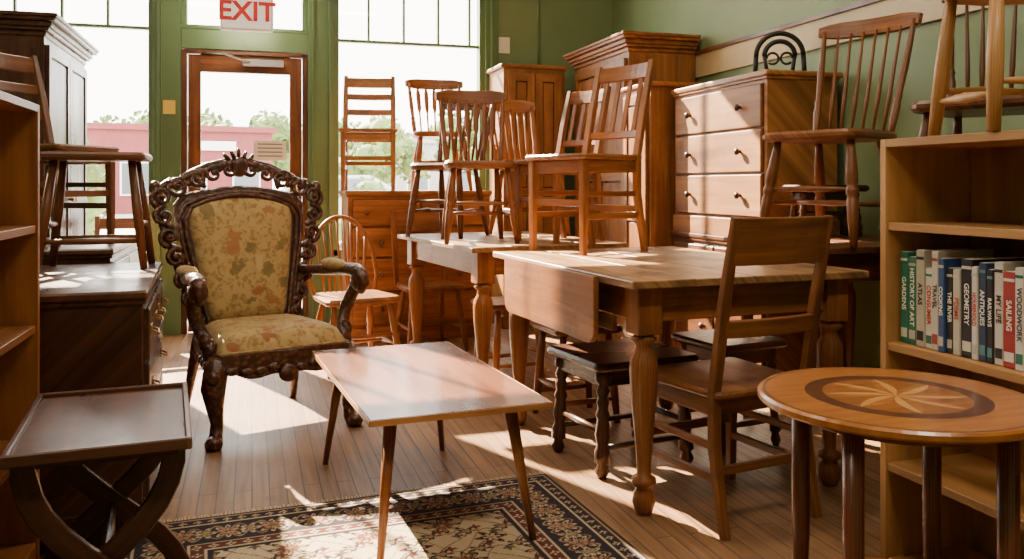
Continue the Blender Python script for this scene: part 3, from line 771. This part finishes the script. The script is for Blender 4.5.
bc=bookcase('oak_bookcase',1.05,.30,1.225,[.34,.67,.998],shelfw)
bc.done(1.81,1.95-.525,0,-90)
b=B('row_of_books'); rnd=random.Random(5)
cols=[(.02,.16,.1),(.03,.08,.22),(.42,.38,.30),(.5,.46,.38),(.01,.01,.015),(.55,.50,.42),(.03,.12,.33),(.35,.03,.03),(.02,.04,.1),(.6,.56,.48),(.55,.42,.14),(.02,.02,.02),(.66,.63,.58),(.08,.22,.25)]
bm_=[plain('book_cover_%d'%i,c,.4) for i,c in enumerate(cols)]
v0=1.95-.022-.012; spines=[]
v=v0; i=0
order=[0,0,2,9,5,1,11,3,4,12,8,11,9,7,12,3,12,1,4,9,13,2,7,0,5]
while v>1.0 and i<len(order):
    t=rnd.uniform(.018,.038); hgt=rnd.uniform(.205,.262); dp=rnd.uniform(.15,.19); m=bm_[order[i]]
    x0=1.69+rnd.uniform(0,.008)
    b.box((x0+dp/2,v-t/2,.67+hgt/2+.001),(dp,t-.001,hgt),m,bv=.002)
    b.box((x0+dp/2+.004,v-t/2,.67+hgt/2+.0015),(dp-.002,t-.007,hgt+.0005),paper,bv=.0005)
    lab=bm_[(order[i]+rnd.choice([2,5,9]))%14]
    b.box((x0-.0004,v-t/2,.67+hgt*.12),(.0015,t*.7,hgt*.1),lab,bv=.0002)
    b.box((x0-.0004,v-t/2,.67+hgt*.92),(.0015,t*.8,hgt*.03),lab,bv=.0002)
    spines.append((x0,v-t/2,.67+hgt*.55,t,order[i])); v-=t; i+=1
bk_ob=b.done()
words=['GARDENS','HISTORY OF ART','ATLAS','CONSUMER','TRAVEL','COOKING','THE RIVER','POEMS','GEOMETRY','HOUSEHOLD','ANTIQUES','RAILWAYS','MY LIFE','SAILING','WOODWORK','NATURE','STORIES']
wt=plain('spine_print_light',(.8,.78,.7),.5); bt=plain('spine_print_dark',(.05,.03,.03),.5); rt=plain('spine_print_red',(.5,.04,.03),.5)
for k,(x,y,z,t,ci) in enumerate(spines[:17]):
    cu=bpy.data.curves.new('title','FONT'); cu.body=words[k%len(words)]; cu.size=min(.02,t*.75); cu.extrude=.0002; cu.align_x='CENTER'; cu.align_y='CENTER'; cu.offset=.0004
    cu.materials.append(wt if sum(cols[ci])<.8 else (rt if k%2 else bt))
    to=bpy.data.objects.new('spine_title_%d'%(k+1),cu); bpy.context.scene.collection.objects.link(to); to.parent=bk_ob
    to.matrix_local=Matrix.Translation((x-.0012,y,z))@Matrix(((0,0,-1,0),(0,-1,0,0),(-1,0,0,0),(0,0,0,1)))
b=B('birch_stool'); mm=shelfw
b.slab([(.17*math.cos(2*PI*k/28),.15*math.sin(2*PI*k/28)) for k in range(28)],.35,.38,mm,bv=.01)
for sx in(-1,1):
    for sy in(-1,1): b.turned((sx*.11,sy*.09,.36),(sx*.14,sy*.12,0),[(0,.8),(.5,1.1),(1,.85)],mm,k=.018)
for sx in(-1,1): b.turned((sx*.132,-.11,.09),(sx*.132,.11,.09),STR,mm,k=.012)
for sy in(-1,1): b.turned((-.13,sy*.114,.12),(.13,sy*.114,.12),STR,mm,k=.012)
b.done(1.82,1.66,1.226,-12)
chest('painted_cabinet',.62,.5,.95,[(1,1),(1,1),(1,1)],dark,dark,dark).done(2.62,2.45,0,-90)
chair('spindle',brown,.44,.42,.45,.92,nsp=6,lean=.08).done(2.53,2.42,.95,-60)

# round inlaid table
inl,nt,bb=newmat('inlaid_top'); L=nt.links
tc=N(nt,'ShaderNodeTexCoord'); sp=N(nt,'ShaderNodeSeparateXYZ'); L.new(tc.outputs['Object'],sp.inputs[0])
rr=math_(nt,'SQRT',math_(nt,'ADD',math_(nt,'MULTIPLY',sp.outputs[0],sp.outputs[0]),math_(nt,'MULTIPLY',sp.outputs[1],sp.outputs[1])))
an=math_(nt,'ARCTAN2',sp.outputs[1],sp.outputs[0])
fr=math_(nt,'FRACT',math_(nt,'MULTIPLY',an,8/(2*PI)))
wedge=math_(nt,'GREATER_THAN',fr,.5)
tri=math_(nt,'ABSOLUTE',math_(nt,'SUBTRACT',fr,.5))
R0=.285
star=math_(nt,'LESS_THAN',rr,math_(nt,'MULTIPLY_ADD',tri,-.60*R0*1.25,.52*R0))
wn=N(nt,'ShaderNodeTexNoise'); wn.inputs['Scale'].default_value=6; wn.inputs['Detail'].default_value=6
mpp=N(nt,'ShaderNodeMapping'); mpp.inputs['Scale'].default_value=(1,9,1); L.new(tc.outputs['Object'],mpp.inputs[0]); L.new(mpp.outputs[0],wn.inputs['Vector'])
base=ramp(nt,wn.outputs[0],[(.3,(.27,.085,.017)),(.7,(.44,.165,.034))])
dk=ramp(nt,wn.outputs[0],[(.3,(.07,.022,.01)),(.7,(.12,.038,.016))])
lt=ramp(nt,wn.outputs[0],[(.3,(.50,.22,.055)),(.7,(.68,.34,.10))])
md=ramp(nt,wn.outputs[0],[(.3,(.22,.072,.016)),(.7,(.33,.11,.025))])
def rngm(a,b_): return math_(nt,'MULTIPLY',math_(nt,'GREATER_THAN',rr,a*R0),math_(nt,'LESS_THAN',rr,b_*R0))
c=mix(nt,rngm(0,.54),base,md)
c=mix(nt,star,c,mix(nt,wedge,lt,base)); c=mix(nt,rngm(.52,.65),c,dk); c=mix(nt,rngm(.94,.96),c,dk)
L.new(c,bb.inputs['Base Color']); bb.inputs['Roughness'].default_value=.3; bb.inputs['Coat Weight'].default_value=.25; bb.inputs['Coat Roughness'].default_value=.12
b=B('inlaid_round_table'); h=.65
circ=lambda r,n=64:[(r*math.cos(2*PI*k/n),r*math.sin(2*PI*k/n)) for k in range(n)]
b.slab(circ(R0),h-.020,h,inl,bv=.005); b.slab(circ(.22),h-.045,h-.020,redbrown)
for k in range(4):
    a=math.radians(20+90*k+8); x,y=.215*math.cos(a),.215*math.sin(a)
    b.tube([(x,y,h-.02),(x,y,.3),(x*1.03,y*1.03,0)],[.021,.020,.014],redbrown,16)
b.slab(circ(.20),.20,.218,inl,bv=.004)
b.at(.822,1.82,0,17)

# ------------------------------------------------------------ left side
bookcase('oak_bookcase',1.5,.30,1.33,[.38,.70,.985],shelforg).done(-.735,2.74-.75,0,90)
chest('mahogany_dresser',1.0,.5,.775,[(2,.8),(1,1),(1,1)],dark,dark,darktop,hw='pull',hmat=brass).done(-.60,3.34,0,93)
chest('walnut_dresser',.88,.48,.83,[(2,.8),(1,1),(1,1)],dark,brown,darktop,hw='pull',hmat=brass).done(-.82,4.42,0,90)
cabinet('dark_wardrobe',1.2,.5,2.05,dark,dark,cor=True,doors=2,knobm=brass).done(-1.36,5.90,0,90)
b=B('folding_tray_table'); w,d,h=.35,.55,.55
b.box((0,0,h-.012),(w,d,.012),darktop)
for sx in(-1,1): b.box((sx*(w/2),0,h-.008),(.014,d+.014,.026),darktop)
for sy in(-1,1): b.box((0,sy*(d/2),h-.008),(w,.014,.026),darktop)
for y in(-.21,.21):
    for sx in(-1,1):
        P=[]
        for k in range(13):
            t=k/12; z=(h-.02)*(1-t); x=sx*(.15-.33*t) + sx*.045*math.sin(2*PI*t)
            P.append((x,y+.012*sx,z))
        b.beam(P,.05,.02,dark,up=(0,1,0),scales=[(.8,1)]+[(1,1)]*11+[(1.2,1)])
    b.box((0,y,h-.03),(w-.03,.03,.03),dark)
for sx in(-1,1): b.turned((sx*.135,-.2,.10),(sx*.135,.2,.10),STR,dark,k=.014)
b.turned((0,-.2,h-.28),(0,.2,h-.28),STR,dark,k=.014)
b.at(-.965,2.03,0,22)
stool('wooden_stool',.38,.28,.45,brown,.018,splay=.05,apron=False).at(-1.63,3.34,.776,17)
chair('ladder',brown,.42,.4,.45,.9,'square').done(-.88,4.38,.831,60)
chair('slat',brown,.40,.38,.45,.88,'square').done(-.75,1.9,1.331,100)
chair('ladder',honey,.40,.38,.45,.88,'square').done(-.82,6.25,0,10)

# ------------------------------------------------------------ added ceiling fill lights
fillm=plain('fill_panel_glow',(1,.93,.8),.5,emit=3)  # glowing face for the added fill fixtures
for k,(x,y) in enumerate([(-.9,.2),(1.3,.2),(-.9,3.2),(1.3,3.2)]):  # invented fixtures out of view, added with area lights to brighten the interior
    b=B('added_fill_fixture'); b.box((0,0,0),(1.2,.3,.06),white); b.box((0,0,-.032),(1.14,.25,.01),fillm)
    b.done(x,y,HC-.03,0)
    ld=bpy.data.lights.new('interior_fill','AREA'); ld.shape='RECTANGLE'; ld.size=1.14; ld.size_y=.25; ld.energy=54 if y<1 else 30; ld.color=(1,.85,.66)
    lo=bpy.data.objects.new('ceiling_fill_light',ld); bpy.context.scene.collection.objects.link(lo); lo.location=(x,y,HC-.08)

# ------------------------------------------------------------ outdoors
asph=plain('asphalt',(.38,.37,.35),.9,0,.1,1); conc=plain('concrete',(.5,.48,.45),.9,0,.1,2)
b=B('street_ground'); b.box((0,40,-.16),(120,66,.1),asph); b.done()
b=B('sidewalk'); b.box((0,YB+T+2.0,-.06),(40,3.6,.12),conc); b.done()
maroon=plain('maroon_siding',(.20,.035,.04),.7,0,.1,3); gls=plain('dark_glass',(.12,.14,.16),.1)
def building(u,v,w,d,h,m):
    b=B('street_building'); b.box((0,0,h/2-.1),(w,d,h),m); b.box((0,0,h-.05),(w+.3,d+.3,.25),m)
    k=int(w//2.2)
    for i in range(k):
        x=-w/2+(i+.5)*w/k; b.box((x,-d/2-.02,h*.38),(1.2,.06,h*.4),white); b.box((x,-d/2-.04,h*.38),(1.05,.06,h*.36),gls)
    b.box((w*.15,-d/2-.06,h*.78),(w*.35,.06,.4),white)
    b.done(u,v,0,8)
building(-4.0,42,9,6,3.6,maroon); building(10,46,12,6,3.4,plain('grey_stucco',(.4,.38,.36),.8,0,.1,1)); building(-19,44,10,6,4.0,plain('rose_siding',(.30,.13,.13),.8,0,.1,1))
leafm=plain('foliage',(.12,.19,.05),.8,0,.45,3); bark=plain('bark',(.1,.07,.05),.9)
def tree(name,u,v,h,r,seed,n=900,z0=.4):
    rn=random.Random(seed); b=B(name)
    b.tube([(0,0,0),(.05,0,h*.3),(0,.05,h*.6)],[.03*h,.022*h,.01*h],bark,8)
    cl=[(rn.gauss(0,r*.45),rn.gauss(0,r*.45),h*(z0+ (1-z0)*rn.random()*.9)) for _ in range(14)]
    for c in cl:
        b.ball(c,(r*.32,r*.32,r*.26),leafm,8,6)
    vs=[];fs=[]
    for _ in range(n):
        c=rn.choice(cl); p=Vector(c)+Vector((rn.gauss(0,1),rn.gauss(0,1),rn.gauss(0,1))).normalized()*r*.36
        a=Vector((rn.gauss(0,1),rn.gauss(0,1),rn.gauss(0,1))).normalized()*r*.07; q=a.orthogonal()*.6
        o=len(vs); vs+=[p-a,p+q,p+a,p-q]; fs.append([o,o+1,o+2,o+3])
    b.raw(vs,fs,leafm,False,[(0,0)]*len(vs)); b.done(u,v,.01 if h<2 else -.11)
tree('street_tree',-9,30,4.0,2.0,1); tree('street_tree',-1.0,55,5.6,3.2,2); tree('street_tree',4.5,33,3.6,1.9,3); tree('street_tree',-13,31,4.4,2.2,4); tree('street_tree',10,36,4.2,2.2,6); tree('street_tree',-6.5,56,5.4,3.2,12)
tree('shrub',-1.9,9.4,1.5,.55,8,700,.4); tree('shrub',1.25,10.2,1.15,.5,9,600,.4)
def car(u,v,a,m):
    b=B('parked_car')
    side=[(-2.1,.35),(-2.15,.7),(-1.9,.85),(-1.2,.93),(-.6,1.38),(.7,1.4),(1.45,.98),(2.05,.9),(2.15,.6),(2.1,.35)]
    M=Matrix.Rotation(PI/2,4,'X'); b.slab(side,-.85,.85,m,M=M,bv=.06)
    b.slab([(-1.05,.95),(-.55,1.32),(.65,1.33),(1.25,.98)],-.86,.86,gls,M=M,bv=.01)
    for x in(-1.35,1.35):
        for y in(-.8,.8): b.tube([(x,y-.1,.33),(x,y+.1,.33)],.33,blackm,18,up=(0,0,1)); b.tube([(x,y-.11,.33),(x,y+.11,.33)],.18,steel,12,up=(0,0,1))
    b.done(u,v,-.11,a)
car(1.4,17,4,plain('car_silver',(.4,.42,.45),.25,.5)); car(-5.0,18,4,plain('car_white',(.7,.7,.7),.25,.2))

# ------------------------------------------------------------ light
w=bpy.data.worlds.new('sky'); bpy.context.scene.world=w; w.use_nodes=True
nt=w.node_tree; bg=nt.nodes['Background']; bg.inputs[0].default_value=(1,.955,.88,1); bg.inputs[1].default_value=13.5
sd=bpy.data.lights.new('sun','SUN'); sd.energy=95; sd.angle=.009; sd.color=(1,.82,.58)
so=bpy.data.objects.new('sun',sd); bpy.context.scene.collection.objects.link(so)
so.rotation_euler=Vector((.31,-.75,-.56)).to_track_quat('-Z','Y').to_euler(); so.location=(-3,12,8)
for x0,x1,z0 in[(-2.25,-.68,SILL),(-.5,.41,.3),(.6,1.82,SILL)]:
    pd=bpy.data.lights.new('window_portal','AREA'); pd.shape='RECTANGLE'; pd.size=x1-x0; pd.size_y=WT-z0; pd.cycles.is_portal=True
    po=bpy.data.objects.new('window_portal',pd); bpy.context.scene.collection.objects.link(po); po.location=((x0+x1)/2,YB+T+.02,(z0+WT)/2); po.rotation_euler=(-PI/2,0,0)

# ------------------------------------------------------------ camera
cd=bpy.data.cameras.new('camera'); cd.sensor_width=36; cd.lens=850/1024*36; cd.shift_y=-94.5/1024; cd.clip_start=.05; cd.clip_end=300
co=bpy.data.objects.new('camera',cd); bpy.context.scene.collection.objects.link(co); bpy.context.scene.camera=co
co.location=(0,0,1.10); co.rotation_euler=(PI/2,0,-TH)
